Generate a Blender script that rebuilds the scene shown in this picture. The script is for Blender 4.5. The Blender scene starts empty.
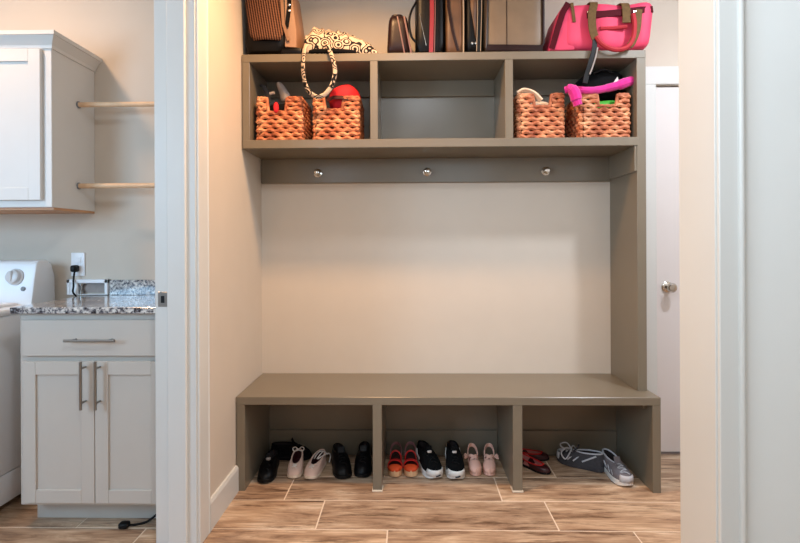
import bpy, bmesh, math, random
from mathutils import Vector, Matrix, Euler
random.seed(7)
PI = math.pi
SC = bpy.context.scene
COL = SC.collection

# ------------------------------------------------------------------ materials
def lin(c):
    return c / 12.92 if c <= 0.04045 else ((c + 0.055) / 1.055) ** 2.4
def rgb(r, g, b):
    return (lin(r / 255), lin(g / 255), lin(b / 255), 1)

class NT:
    def __init__(s, name):
        s.m = bpy.data.materials.new(name); s.m.use_nodes = True
        s.t = s.m.node_tree; s.n = s.t.nodes; s.b = s.n['Principled BSDF']
        s.tc = s.n.new('ShaderNodeTexCoord')
    def new(s, t, **k):
        n = s.n.new('ShaderNode' + t)
        for a, v in k.items():
            if a in n.inputs.keys(): n.inputs[a].default_value = v
            else: setattr(n, a, v)
        return n
    def link(s, a, b): s.t.links.new(a, b)
    def map(s, scale=(1, 1, 1), rot=(0, 0, 0), src='Object'):
        mp = s.new('Mapping'); mp.inputs['Scale'].default_value = scale; mp.inputs['Rotation'].default_value = rot
        s.link(s.tc.outputs[src], mp.inputs['Vector']); return mp.outputs['Vector']
    def ramp(s, fac, stops, interp='LINEAR'):
        r = s.new('ValToRGB'); cr = r.color_ramp; cr.interpolation = interp
        while len(cr.elements) < len(stops): cr.elements.new(0.5)
        for e, (p, c) in zip(cr.elements, stops): e.position = p; e.color = c
        s.link(fac, r.inputs['Fac']); return r.outputs['Color']
    def noise(s, vec, scale, detail=3, rough=0.5):
        n = s.new('TexNoise', Scale=scale, Detail=detail, Roughness=rough); s.link(vec, n.inputs['Vector']); return n.outputs['Fac']
    def bump(s, h, strength=0.2, dist=0.002):
        b = s.new('Bump', Strength=strength, Distance=dist); s.link(h, b.inputs['Height']); s.link(b.outputs['Normal'], s.b.inputs['Normal'])
    def set(s, rough=0.5, metal=0.0, spec=0.5, coat=0.0, sheen=0.0):
        s.b.inputs['Roughness'].default_value = rough; s.b.inputs['Metallic'].default_value = metal
        s.b.inputs['Specular IOR Level'].default_value = spec; s.b.inputs['Coat Weight'].default_value = coat
        s.b.inputs['Sheen Weight'].default_value = sheen

def paint(name, c, rough=0.5, var=0.03, scale=6, bump=0.05, bscale=180, **k):
    t = NT(name); v = t.map()
    f = t.noise(v, scale, 2)
    lo = tuple(x * (1 - var) for x in c[:3]) + (1,); hi = tuple(min(1, x * (1 + var)) for x in c[:3]) + (1,)
    t.link(t.ramp(f, [(0.3, lo), (0.7, hi)]), t.b.inputs['Base Color'])
    t.set(rough, **k)
    if bump: t.bump(t.noise(v, bscale, 2), bump)
    return t.m

M = {}
M['wall'] = paint('wall_paint', rgb(205, 193, 178), 0.75, 0.015)
M['whitewall'] = paint('white_wall_paint', rgb(222, 223, 220), 0.7, 0.01)
M['cabshade'] = paint('shaded_cabinet_paint', rgb(190, 182, 172), 0.42, 0.01, bump=0.02)  # same white cabinet paint, with the dimmer light down there put into the colour
M['ceiling'] = paint('ceiling_paint', rgb(232, 228, 222), 0.85, 0.01)
M['trim'] = paint('white_trim_paint', rgb(210, 210, 206), 0.38, 0.01, bump=0.02)
M['door'] = paint('door_paint', rgb(216, 209, 206), 0.4, 0.01, bump=0.02)
M['hutch'] = paint('grey_cabinet_paint', rgb(119, 109, 93), 0.28, 0.03, bump=0.03)
M['caulk'] = paint('cream_caulk', rgb(215, 200, 178), 0.6)
M['cab'] = paint('white_cabinet_paint', rgb(214, 211, 206), 0.42, 0.01, bump=0.02)
M['cabwood'] = paint('cabinet_underside_wood', rgb(190, 140, 100), 0.5, 0.1)
M['washer'] = paint('washer_enamel', rgb(232, 233, 235), 0.3, 0.005, bump=0)
M['knobw'] = paint('knob_plastic', rgb(205, 205, 205), 0.3, 0.01, bump=0)
M['greyplastic'] = paint('grey_plastic', rgb(120, 122, 126), 0.4, 0.01, bump=0)
M['whiteplastic'] = paint('white_plastic', rgb(235, 235, 236), 0.35, 0.01, bump=0)
M['nickel'] = paint('brushed_nickel', rgb(150, 148, 144), 0.3, 0.04, bump=0, metal=1.0)
M['chrome'] = paint('satin_chrome', rgb(205, 200, 192), 0.16, 0.02, bump=0, metal=1.0)
M['black'] = paint('black_rubber', rgb(13, 13, 14), 0.5, 0.05, bump=0, spec=0.25)
M['blackleather'] = paint('black_leather', rgb(10, 9, 10), 0.40, 0.1, 20, 0.15, 300, spec=0.16)
M['blackmesh'] = paint('black_knit', rgb(13, 13, 14), 0.9, 0.15, 60, 0.3, 500, spec=0.15)
M['brownleather'] = paint('dark_brown_leather', rgb(34, 15, 12), 0.36, 0.15, 15, 0.15, 300, spec=0.22)
M['taupe'] = paint('taupe_leather', rgb(116, 94, 70), 0.5, 0.08, 12, 0.15, 250)
M['brownbag'] = paint('tan_brown_leather', rgb(98, 66, 40), 0.5, 0.45, 7, 0.2, 250)
M['tan'] = paint('tan_leather', rgb(138, 102, 76), 0.5, 0.06, 12, 0.1, 250)
M['maroon'] = paint('maroon_leather', rgb(58, 20, 22), 0.45, 0.1)
M['redstripe'] = paint('red_piping', rgb(128, 14, 30), 0.4, 0.05, bump=0)
M['pinkstripe'] = paint('dusty_pink_piping', rgb(104, 66, 62), 0.4, 0.05, bump=0)
M['edge'] = paint('pale_edge_piping', rgb(158, 136, 110), 0.45, 0.05, bump=0)
M['duffel'] = paint('pink_nylon', rgb(214, 66, 96), 0.6, 0.10, 9, 0.3, 25, spec=0.25)
M['duffeldark'] = paint('dark_plum_webbing', rgb(74, 10, 22), 0.7, 0.08, spec=0.12)
M['olive'] = paint('olive_webbing', rgb(100, 76, 46), 0.75, 0.15, 60, 0.3, 400, spec=0.15)
M['redhandle'] = paint('rose_red_handle', rgb(166, 44, 52), 0.65, 0.06, spec=0.2)
M['magenta'] = paint('magenta_fleece', rgb(205, 26, 130), 0.85, 0.12, 40, 0.5, 200, sheen=0.3)
M['red'] = paint('red_fabric', rgb(206, 24, 38), 0.8, 0.1, 30, 0.3, 250)
M['green'] = paint('green_fabric', rgb(70, 165, 44), 0.7, 0.1)
M['cream'] = paint('cream_cloth', rgb(226, 196, 166), 0.85, 0.06, 20, 0.3, 200)
M['greycloth'] = paint('pale_grey_cloth', rgb(150, 140, 134), 0.8, 0.1, 40, 0.3, 200)
M['greydark'] = paint('dark_grey_cloth', rgb(58, 58, 62), 0.8, 0.1)
M['canvas'] = paint('blush_canvas', rgb(218, 186, 170), 0.8, 0.04, 30, 0.2, 500)
M['canvassole'] = paint('cream_rubber', rgb(228, 206, 184), 0.6, 0.03, bump=0)
M['whitesole'] = paint('white_foam', rgb(226, 222, 216), 0.5, 0.02, bump=0)
M['lace'] = paint('white_laces', rgb(214, 204, 196), 0.8, 0.03, bump=0)
M['greylace'] = paint('grey_laces', rgb(186, 186, 190), 0.8, 0.03, bump=0)
M['lining'] = paint('dark_lining', rgb(40, 30, 30), 0.9, 0.05, bump=0)
M['pinklining'] = paint('pink_lining', rgb(190, 118, 112), 0.8, 0.05, bump=0)
M['greymesh'] = paint('grey_mesh', rgb(112, 104, 106), 0.85, 0.12, 90, 0.3, 500)
M['charcoal'] = paint('charcoal_mesh', rgb(58, 56, 60), 0.85, 0.12, 90, 0.3, 500)
M['orange'] = paint('orange_strap', rgb(226, 84, 40), 0.55, 0.05, bump=0)
M['redstrap'] = paint('red_strap', rgb(200, 36, 34), 0.5, 0.05, bump=0)
M['greystrap'] = paint('grey_pink_strap', rgb(150, 104, 108), 0.6, 0.05, bump=0)
M['sandalsole'] = paint('beige_cork_sole', rgb(226, 180, 138), 0.7, 0.05, 40, 0.2, 300)
M['pinkstrap'] = paint('pale_pink_strap', rgb(240, 188, 168), 0.55, 0.04, bump=0)
M['dowel'] = paint('pale_dowel_wood', rgb(222, 184, 146), 0.6, 0.12, 14, 0.1)

def m_wicker():
    t = NT('woven_wicker'); v = t.map((1, 1, 1))
    f = t.noise(v, 16, 3, 0.55)
    t.link(t.ramp(f, [(0.30, rgb(134, 66, 42)), (0.5, rgb(190, 116, 80)), (0.70, rgb(228, 166, 122))]), t.b.inputs['Base Color'])
    t.bump(t.noise(t.map((40, 40, 200)), 3, 2), 0.35, 0.002); t.set(0.6, spec=0.3); return t.m
def m_granite():
    t = NT('speckled_granite'); v = t.map()
    f = t.noise(v, 75, 4, 0.65)
    base = t.ramp(f, [(0.36, rgb(34, 34, 40)), (0.44, rgb(92, 92, 100)), (0.5, rgb(176, 172, 168)), (0.62, rgb(222, 218, 212))])
    g = t.noise(v, 22, 2); r2 = t.ramp(g, [(0.4, (0.45, 0.45, 0.5, 1)), (0.55, (1, 1, 1, 1))])
    mx = t.new('Mix', data_type='RGBA', blend_type='MULTIPLY'); mx.inputs[0].default_value = 0.8
    t.link(base, mx.inputs[6]); t.link(r2, mx.inputs[7]); t.link(mx.outputs[2], t.b.inputs['Base Color'])
    t.set(0.16, coat=0.3); return t.m
def m_plank():
    t = NT('wood_look_tile')
    geo = t.new('NewGeometry'); rnd = geo.outputs['Random Per Island']
    mul = t.new('Math', operation='MULTIPLY'); mul.inputs[1].default_value = 37.0; t.link(rnd, mul.inputs[0])
    cmb = t.new('CombineXYZ'); t.link(mul.outputs[0], cmb.inputs[0]); t.link(mul.outputs[0], cmb.inputs[2])
    add = t.new('VectorMath', operation='ADD'); t.link(t.tc.outputs['Object'], add.inputs[0]); t.link(cmb.outputs[0], add.inputs[1])
    def mp(sc):
        m = t.new('Mapping'); m.inputs['Scale'].default_value = sc; t.link(add.outputs[0], m.inputs['Vector']); return m.outputs['Vector']
    warp = t.noise(mp((1.6, 7, 1)), 2.2, 3)
    f1 = t.new('TexNoise', Scale=2.0, Detail=7, Roughness=0.66, Distortion=0.7); t.link(mp((1.4, 8, 1)), f1.inputs['Vector'])
    col = t.ramp(f1.outputs['Fac'], [(0.30, rgb(120, 92, 72)), (0.44, rgb(176, 144, 116)), (0.56, rgb(204, 174, 144)), (0.70, rgb(230, 206, 178))])
    dark = t.ramp(t.noise(mp((1.5, 12, 1)), 2.2, 9, 0.74), [(0.36, (0.30, 0.24, 0.20, 1)), (0.47, (1, 1, 1, 1))])
    fine = t.ramp(t.noise(mp((5, 75, 1)), 2.0, 3), [(0.32, (0.62, 0.58, 0.54, 1)), (0.62, (1.0, 1.0, 1.0, 1))])
    tone = t.ramp(rnd, [(0, (0.82, 0.82, 0.84, 1)), (1, (1.06, 1.03, 1.0, 1))])
    c = col
    for o, w in ((dark, 0.9), (fine, 0.7), (tone, 1.0)):
        mx = t.new('Mix', data_type='RGBA', blend_type='MULTIPLY'); mx.inputs[0].default_value = w
        t.link(c, mx.inputs[6]); t.link(o, mx.inputs[7]); c = mx.outputs[2]
    t.link(c, t.b.inputs['Base Color']); t.set(0.42, spec=0.4)
    t.bump(f1.outputs['Fac'], 0.12, 0.003); return t.m
def m_paisley():
    t = NT('black_white_print'); v = t.map((1, 1, 1))
    vo = t.new('TexVoronoi', Scale=19.0); vo.feature = 'SMOOTH_F1'; vo.inputs['Smoothness'].default_value = 0.25; t.link(v, vo.inputs['Vector'])
    n = t.noise(v, 18, 2); ad = t.new('Math', operation='MULTIPLY_ADD'); ad.inputs[1].default_value = 0.35
    t.link(n, ad.inputs[0]); t.link(vo.outputs['Distance'], ad.inputs[2])
    W_, K_ = rgb(196, 174, 152), rgb(20, 16, 18)
    t.link(t.ramp(ad.outputs[0], [(0.0, W_), (0.24, K_), (0.36, W_), (0.49, K_), (0.59, W_), (0.68, K_), (0.77, W_)], 'CONSTANT'), t.b.inputs['Base Color'])
    t.set(0.75, spec=0.2); return t.m
def m_stripe():
    t = NT('striped_weave'); v = t.map((1, 1, 1), (0, math.radians(9), 0))
    w = t.new('TexWave', Scale=26.0, Distortion=0.6, Detail=1.0); w.inputs['Detail Scale'].default_value = 8; t.link(v, w.inputs['Vector'])
    w2 = t.new('TexWave', Scale=38.0, bands_direction='Z'); t.link(v, w2.inputs['Vector'])
    ad = t.new('Math', operation='MULTIPLY_ADD'); ad.inputs[1].default_value = 0.35; t.link(w2.outputs['Fac'], ad.inputs[0]); t.link(w.outputs['Fac'], ad.inputs[2])
    t.link(t.ramp(ad.outputs[0], [(0.2, rgb(22, 9, 7)), (0.6, rgb(66, 37, 26)), (1.0, rgb(122, 82, 60))]), t.b.inputs['Base Color'])
    t.bump(ad.outputs[0], 0.3); t.set(0.8, spec=0.2); return t.m
M['wicker'] = m_wicker(); M['granite'] = m_granite(); M['plank'] = m_plank(); M['paisley'] = m_paisley(); M['stripe'] = m_stripe()
M['wickershade'] = paint('wicker_gap_shade', rgb(58, 24, 16), 0.8)  # dark colour standing in for shade between the strands
M['grout'] = paint('floor_grout', rgb(222, 200, 176), 0.85, 0.05)

# ------------------------------------------------------------------ mesh builder
def tag(o, label=None, cat=None, group=None, kind=None):
    if label: o['label'] = label
    if cat: o['category'] = cat
    if group: o['group'] = group
    if kind: o['kind'] = kind
    return o
def thing(name, label, cat, loc=(0, 0, 0), rz=0, group=None):
    o = bpy.data.objects.new(name, None); COL.objects.link(o); o.empty_display_size = 0.05
    o.location = loc; o.rotation_euler = (0, 0, rz)
    return tag(o, label, cat, group)
def root_of(o):
    while o.parent: o = o.parent
    return o

class MB:
    def __init__(s): s.bm = bmesh.new()
    def box(s, x0, x1, y0, y1, z0, z1, bev=0.0, seg=1):
        x0, x1 = min(x0, x1), max(x0, x1); y0, y1 = min(y0, y1), max(y0, y1); z0, z1 = min(z0, z1), max(z0, z1)
        t = bmesh.new(); bmesh.ops.create_cube(t, size=1.0)
        for v in t.verts: v.co = ((x0 + x1) / 2 + v.co.x * (x1 - x0), (y0 + y1) / 2 + v.co.y * (y1 - y0), (z0 + z1) / 2 + v.co.z * (z1 - z0))
        if bev: bmesh.ops.bevel(t, geom=t.edges[:], offset=min(bev, 0.45 * min(x1 - x0, y1 - y0, z1 - z0)), segments=seg, profile=0.5, affect='EDGES')
        s.add(t); return s
    def add(s, t, mat=None):
        if mat: bmesh.ops.transform(t, matrix=mat, verts=t.verts[:])
        m = {}
        for v in t.verts: m[v] = s.bm.verts.new(v.co)
        for f in t.faces:
            try: s.bm.faces.new([m[v] for v in f.verts])
            except ValueError: pass
        t.free()
    def loops(s, loops, closed=True, cap0=False, cap1=False):
        vs = [[s.bm.verts.new(p) for p in L] for L in loops]
        n = len(vs[0])
        for a, b in zip(vs, vs[1:]):
            for i in range(n if closed else n - 1):
                j = (i + 1) % n
                s.bm.faces.new((a[i], a[j], b[j], b[i]))
        if cap0: s.bm.faces.new(vs[0][::-1])
        if cap1: s.bm.faces.new(vs[-1])
        return s
    def tube(s, pts, r, seg=8, closed=False, flat=1.0, up=None):
        pts = [Vector(p) for p in pts]; n = len(pts)
        prev = None; loops = []
        for i in range(n):
            if closed: d = pts[(i + 1) % n] - pts[i - 1]
            else: d = pts[min(i + 1, n - 1)] - pts[max(i - 1, 0)]
            d.normalize()
            if prev is None:
                u = Vector(up) if up else (Vector((0, 0, 1)) if abs(d.z) < 0.9 else Vector((1, 0, 0)))
            else: u = prev
            u = (u - d * u.dot(d)).normalized(); w = d.cross(u); prev = u
            rr = r[i] if isinstance(r, (list, tuple)) else r
            loops.append([pts[i] + u * math.cos(a) * rr * flat + w * math.sin(a) * rr for a in [2 * PI * k / seg for k in range(seg)]])
        if closed: loops.append(loops[0]); return s.loops(loops[:-1] + [loops[0]])
        return s.loops(loops, True, True, True)
    def ribbon(s, pts, width, thick, wdir):
        """flat strap: width along wdir (vector or list of vectors), thickness across"""
        pts = [Vector(p) for p in pts]; n = len(pts); loops = []
        for i in range(n):
            d = (pts[min(i + 1, n - 1)] - pts[max(i - 1, 0)]).normalized()
            w = Vector(wdir[i] if isinstance(wdir, list) else wdir); w = (w - d * w.dot(d)).normalized()
            t = d.cross(w); a = w * width / 2; b = t * thick / 2
            loops.append([pts[i] + a * .9 + b, pts[i] + a, pts[i] + a * .9 - b, pts[i] - a * .9 - b, pts[i] - a, pts[i] - a * .9 + b])
        return s.loops(loops, True, True, True)
    def lathe(s, prof, org, axis='Y', seg=20):
        """prof: list of (radius, distance along axis)"""
        loops = []
        for r, h in prof:
            L = []
            for k in range(seg):
                a = 2 * PI * k / seg; c, q = math.cos(a) * r, math.sin(a) * r
                p = {'Y': (c, h, q), 'Z': (c, q, h), 'X': (h, c, q)}[axis]
                L.append(Vector(org) + Vector(p))
            loops.append(L)
        return s.loops(loops, True, prof[0][0] > 1e-6, prof[-1][0] > 1e-6)
    def prism(s, poly, a0, a1, axis='X', bev=0.0):
        t = bmesh.new()
        f = lambda p, a: {'X': (a, p[0], p[1]), 'Y': (p[0], a, p[1]), 'Z': (p[0], p[1], a)}[axis]
        A = [t.verts.new(f(p, a0)) for p in poly]; Bv = [t.verts.new(f(p, a1)) for p in poly]
        t.faces.new(A); t.faces.new(Bv[::-1])
        for i in range(len(poly)):
            j = (i + 1) % len(poly); t.faces.new((A[j], A[i], Bv[i], Bv[j]))
        bmesh.ops.recalc_face_normals(t, faces=t.faces[:])
        if bev: bmesh.ops.bevel(t, geom=t.edges[:], offset=bev, segments=2, profile=0.5, affect='EDGES')
        s.add(t); return s
    def blob(s, x0, x1, y0, y1, z0, z1, e=3.0, n=14, fn=None):
        """soft rounded box (superellipsoid)"""
        t = bmesh.new(); bmesh.ops.create_cube(t, size=2.0)
        bmesh.ops.subdivide_edges(t, edges=t.edges[:], cuts=n, use_grid_fill=True)
        for v in t.verts:
            p = v.co; l = (abs(p.x) ** e + abs(p.y) ** e + abs(p.z) ** e) ** (1 / e); q = p / l
            c = Vector(((x0 + x1) / 2 + q.x * (x1 - x0) / 2, (y0 + y1) / 2 + q.y * (y1 - y0) / 2, (z0 + z1) / 2 + q.z * (z1 - z0) / 2))
            if fn: c = Vector(fn(c))
            v.co = c
        s.add(t); return s
    def build(s, name, mat, parent=None, local=False, smooth=True, angle=35, solid=0, sub=0):
        bmesh.ops.remove_doubles(s.bm, verts=s.bm.verts[:], dist=1e-6)
        bmesh.ops.recalc_face_normals(s.bm, faces=s.bm.faces[:])
        if parent and not local:
            off = root_of(parent).location
            for v in s.bm.verts: v.co -= off
        me = bpy.data.meshes.new(name); s.bm.to_mesh(me); s.bm.free()
        me.materials.append(M[mat] if isinstance(mat, str) else mat)
        for p in me.polygons: p.use_smooth = smooth
        if smooth:
            try: me.set_sharp_from_angle(angle=math.radians(angle))
            except Exception: pass
        o = bpy.data.objects.new(name, me); COL.objects.link(o)
        if parent: o.parent = parent
        if solid: md = o.modifiers.new('s', 'SOLIDIFY'); md.thickness = solid; md.offset = 0
        if sub: md = o.modifiers.new('d', 'SUBSURF'); md.levels = sub; md.render_levels = sub
        return o

def struct(name, mb, mat, parent=None, **k):
    o = mb.build(name, mat, parent, **k)
    if parent is None: o['kind'] = 'structure'
    return o
def catmull(pts, n=6):
    P = [Vector(p) for p in pts]; P = [2 * P[0] - P[1]] + P + [2 * P[-1] - P[-2]]; out = []
    for i in range(1, len(P) - 2):
        for k in range(n):
            t = k / n; a, b, c, d = P[i - 1], P[i], P[i + 1], P[i + 2]
            out.append(0.5 * ((2 * b) + (c - a) * t + (2 * a - 5 * b + 4 * c - d) * t * t + (3 * b - a - 3 * c + d) * t ** 3))
    out.append(P[-2]); return out

# ------------------------------------------------------------------ room shell
CEIL = 2.75
XL, XR, YF = -2.4, 3.3, -4.6
# floor : grout bed + planks, one object
fl = MB(); fl.box(XL - .1, XR + .1, YF - .1, 0.12, -0.08, -0.0015)
floor = struct('floor', fl, 'grout', smooth=False)
pl = MB()
PW, PLN = 0.2365, 1.02
rows = {0: .573, 1: .255, 2: .448, 3: .752}
r = -1
y1 = -0.0525 + PW
ri = 0
while y1 > YF - .1:
    off = rows.get(ri - 1 if ri > 0 else 9, random.random() * PLN)
    if ri == 0: off = .9
    y0 = y1 - PW
    x = off - 4 * PLN
    while x < XR + .1:
        a, b = max(x, XL - .1), min(x + PLN, XR + .1)
        if b - a > .02: pl.box(a + .003, b - .003, y0 + .003, min(y1, .12) - .003, -.012, 0, .0012)
        x += PLN
    y1 = y0; ri += 1
planks = pl.build('plank_tiles', 'plank', floor, smooth=False); 
struct('ceiling', MB().box(XL - .1, XR + .1, YF - .1, .12, CEIL, CEIL + .1), 'ceiling', smooth=False)
DX0, DX1, DZ = 2.243, 3.0, 2.083      # back door
w = MB().box(-0.15, DX0, 0, .12, 0, CEIL).box(DX1, XR, 0, .12, 0, CEIL).box(DX0, DX1, 0, .12, DZ, CEIL)
struct('wall_back', w, 'wall', smooth=False)
LJ, LN, LH = -0.88, -1.95, 2.44       # laundry opening in the left wall
WF0, WF1, WZ0, WZ1 = -3.5, -2.2, 1.5, 2.35        # daylight window in the left wall, behind the camera
w = MB().box(-.15, 0, LJ, 0.0, 0, CEIL).box(-.15, 0, WF1, LN, 0, CEIL).box(-.15, 0, YF, WF0, 0, CEIL).box(-.15, 0, WF0, WF1, 0, WZ0).box(-.15, 0, WF0, WF1, WZ1, CEIL).box(-.15, 0, LN, LJ, LH, CEIL)
struct('wall_left', w, 'wall', smooth=False)
struct('wall_right', MB().box(XR, XR + .1, YF, .12, 0, CEIL), 'wall', smooth=False)
FX0, FX1 = .9, 2.7                                     # opening added for the frontal fill, in the wall behind the camera
w = MB().box(-.15, FX0, YF - .12, YF, 0, CEIL).box(FX1, XR, YF - .12, YF, 0, CEIL).box(FX0, FX1, YF - .12, YF, 0, WZ0).box(FX0, FX1, YF - .12, YF, WZ1, CEIL)
struct('wall_front', w, 'wall', smooth=False)
LB = -0.28
struct('wall_laundry_back', MB().box(XL, -.15, LB, 0, 0, CEIL), 'wall', smooth=False)
struct('wall_laundry_left', MB().box(XL - .1, XL, YF, 0, 0, CEIL), 'wall', smooth=False)
struct('wall_laundry_front', MB().box(XL, -.15, -3.2, -3.1, 0, CEIL), 'wall', smooth=False)
JX, JY0, JY1 = 1.544, -1.70, -1.557
struct('wall_partition', MB().box(JX + .018, XR, JY0, JY1, 0, CEIL), 'whitewall', smooth=False)

# baseboards
def base_poly(): return [(0, 0), (.015, 0), (.015, .112), (.009, .125), (0, .125)]
b = MB().prism([(x, z) for x, z in base_poly()], -.785, -.4445, 'Y')
struct('baseboard_left', b, 'trim', smooth=False)
b = MB().box(2.06, 2.15, -.015, 0, 0, .12, .003)
struct('baseboard_back', b, 'trim', smooth=False)

# trim_1 : jamb, stop and casing of the laundry opening (far side)
t1 = MB()
t1.box(-.155, 0.004, LJ - .018, LJ, 0, LH)                       # jamb board
t1.box(-.104, -.030, LJ - .032, LJ - .016, 0, LH, .004, 2)          # door stop
t1.box(-.005, .016, LJ - .012, LJ + .084, 0, LH + .09, .003)     # hall casing
t1.box(-.005, .019, LJ + .074, LJ + .086, 0, LH + .09, .004)     # back band
t1.box(-.162, -.145, LJ - .012, LJ + .078, 0, LH + .09, .003)    # laundry casing
t1.box(-.155, .004, LN - .0, LN + .018, 0, LH)
t1.box(-.005, .016, LN - .084, LN + .012, 0, LH + .09, .003)
t1.box(-.155, .004, LN, LJ, LH - .018, LH)
trim1 = struct('trim_1', t1, 'trim', smooth=False)
sp = MB().box(-.145, -.107, LJ - .0205, LJ - .0175, .953, 1.012, .001)
pz = sp.build('strike_plate', 'nickel', trim1); pz['label'] = 'nickel strike plate'
MB().box(-.133, -.119, LJ - .0212, LJ - .0195, .968, .996).build('latch_slot', 'black', pz)

# trim_2 : jamb and casing of the near right opening
t2 = MB()
t2.box(JX, JX + .018, JY0 - .004, JY1 + .004, 0, 2.6, .001)
t2.box(JX + .004, JX + .053, JY0 - .014, JY0, 0, 2.6, .002)
t2.box(JX + .046, JX + .058, JY0 - .022, JY0, 0, 2.6, .005, 3)
t2.box(JX + .006, JX + .075, JY1, JY1 + .014, 0, 2.6, .002)
struct('trim_2', t2, 'trim', smooth=False)

# back door with casing (trim_3)
t3 = MB().box(DX0 - .095, DX0 - .004, -.018, 0, 0, DZ + .004, .003).box(DX1 + .004, DX1 + .095, -.018, 0, 0, DZ + .004, .003)
t3.box(DX0 - .095, DX1 + .095, -.018, 0, DZ + .004, DZ + .105, .003)
struct('trim_3', t3, 'trim', smooth=False)
d = MB(); a, bb = DX0 + .003, DX1 - .003
st = .15
d.box(a, a + st, .004, .040, .012, DZ - .006, .002).box(bb - st, bb, .004, .040, .012, DZ - .006, .002)
for z0, z1 in ((.012, .26), (.94, 1.06), (DZ - .126, DZ - .006)): d.box(a + st - .001, bb - st + .001, .004, .040, z0, z1, .002)
d.box(a + st - .01, bb - st + .01, .014, .034, .2, DZ - .1)
door = struct('door_1', d, 'door', smooth=False)
k = MB().lathe([(0, 0), (.031, 0), (.031, -.006), (.026, -.010), (.012, -.013), (.011, -.035), (.019, -.042), (.027, -.054), (.027, -.062), (.020, -.072), (0, -.075)], (2.304, .004, .946))
kn = k.build('door_knob', 'chrome', door); kn['label'] = 'satin chrome round knob'

# window behind the camera (lets the daylight in)
wn = MB()
for y in (WF0, (WF0 + WF1) / 2 - .03, WF1 - .06): wn.box(-.12, -.06, y, y + .06, WZ0, WZ1, .003)
for z in (WZ0, WZ1 - .06): wn.box(-.12, -.06, WF0, WF1, z, z + .06, .003)
struct('window_1', wn, 'trim', smooth=False)

wn = MB()  # frame made up to go with the added frontal fill
for x in (FX0, (FX0 + FX1) / 2 - .03, FX1 - .06): wn.box(x, x + .06, YF - .09, YF - .03, WZ0, WZ1, .003)
for z in (WZ0, WZ1 - .06): wn.box(FX0, FX1, YF - .09, YF - .03, z, z + .06, .003)
struct('fill_frame', wn, 'trim', smooth=False)

# ------------------------------------------------------------------ shoe bench
BY, BX, BT = -.4445, 2.046, .457
bench = thing('shoe_bench', 'long grey painted bench with three open shoe cubbies on the wood-look floor', 'bench', (1.02, -.22, 0))
MB().box(.003, BX, BY, -.001, BT - .039, BT, .002).build('seat_top', 'hutch', bench)
for x0, x1 in ((.004, .045), (BX - .039, BX)): MB().box(x0, x1, BY + .001, -.001, 0, BT - .038, .0015).build('side_panel', 'hutch', bench)
for x0, x1 in ((.667, .711), (1.342, 1.387)):
    dv = MB().box(x0, x1, BY + .001, -.018, 0, BT - .038, .0015).build('divider', 'hutch', bench)
    f = MB().box(x0 - .004, x1 + .004, BY - .003, BY + .05, 0, .009, .002).build('foot_strip', 'caulk', dv); f['label'] = 'cream caulked foot strip'
MB().box(.045, BX - .039, -.014, -.001, 0.0, BT - .038).build('back_panel', 'hutch', bench)
for x0, x1 in ((.045, .667), (.711, 1.342), (1.387, BX - .039)):
    MB().box(x0, x1, -.028, -.014, .0, .142, .004).build('toe_board', 'hutch', bench)
MB().box(BX - .057, BX - .039, BY + .06, -.02, BT - .075, BT - .038, .002).build('cleat', 'hutch', bench)

# ------------------------------------------------------------------ wall hutch
HY, HX, HT = -.341, 2.030, 2.158
hutch = thing('cubby_hutch', 'tall grey hutch of three cubbies and a hook rail above the bench', 'shelf unit', (1.02, -.17, BT))
MB().box(.004, HX, HY, -.001, HT - .040, HT, .002).build('top_board', 'hutch', hutch)
MB().box(.004, HX - .038, HY, -.001, 1.682, 1.725, .002).build('shelf_board', 'hutch', hutch)
MB().box(.005, .043, HY + .001, -.001, 1.72, HT - .039, .0015).build('side_panel', 'hutch', hutch)
MB().box(1.985, HX, HY + .001, -.001, BT, HT - .039, .0015).build('side_panel', 'hutch', hutch)
for x0, x1 in ((.654, .692), (1.331, 1.371)): MB().box(x0, x1, HY + .001, -.014, 1.724, HT - .039, .0015).build('divider', 'hutch', hutch)
MB().box(.043, 1.990, -.014, -.001, 1.724, HT - .039).build('back_panel', 'hutch', hutch)
for x0, x1 in ((.043, .654), (.692, 1.331), (1.371, 1.990)): MB().box(x0, x1, -.030, -.013, 2.027, HT - .039, .003).build('cleat', 'hutch', hutch)
rail = MB().box(.004, 1.990, -.020, -.001, 1.543, 1.683, .003).build('hook_rail', 'hutch', hutch)
MB().box(1.974, 1.986, -.338, -.019, 1.553, 1.683, .003).build('side_rail', 'hutch', hutch)
for x, z in ((.330, 1.600), (.950, 1.602), (1.617, 1.602)):
    h = MB().lathe([(0, 0), (.024, 0), (.024, -.003), (.010, -.007), (.0085, -.018), (.013, -.024), (.0195, -.032), (.0195, -.038), (.013, -.046), (0, -.049)], (x, -.020, z))
    ho = h.build('coat_hook', 'chrome', rail); ho['label'] = 'round chrome hook knob'

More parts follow.
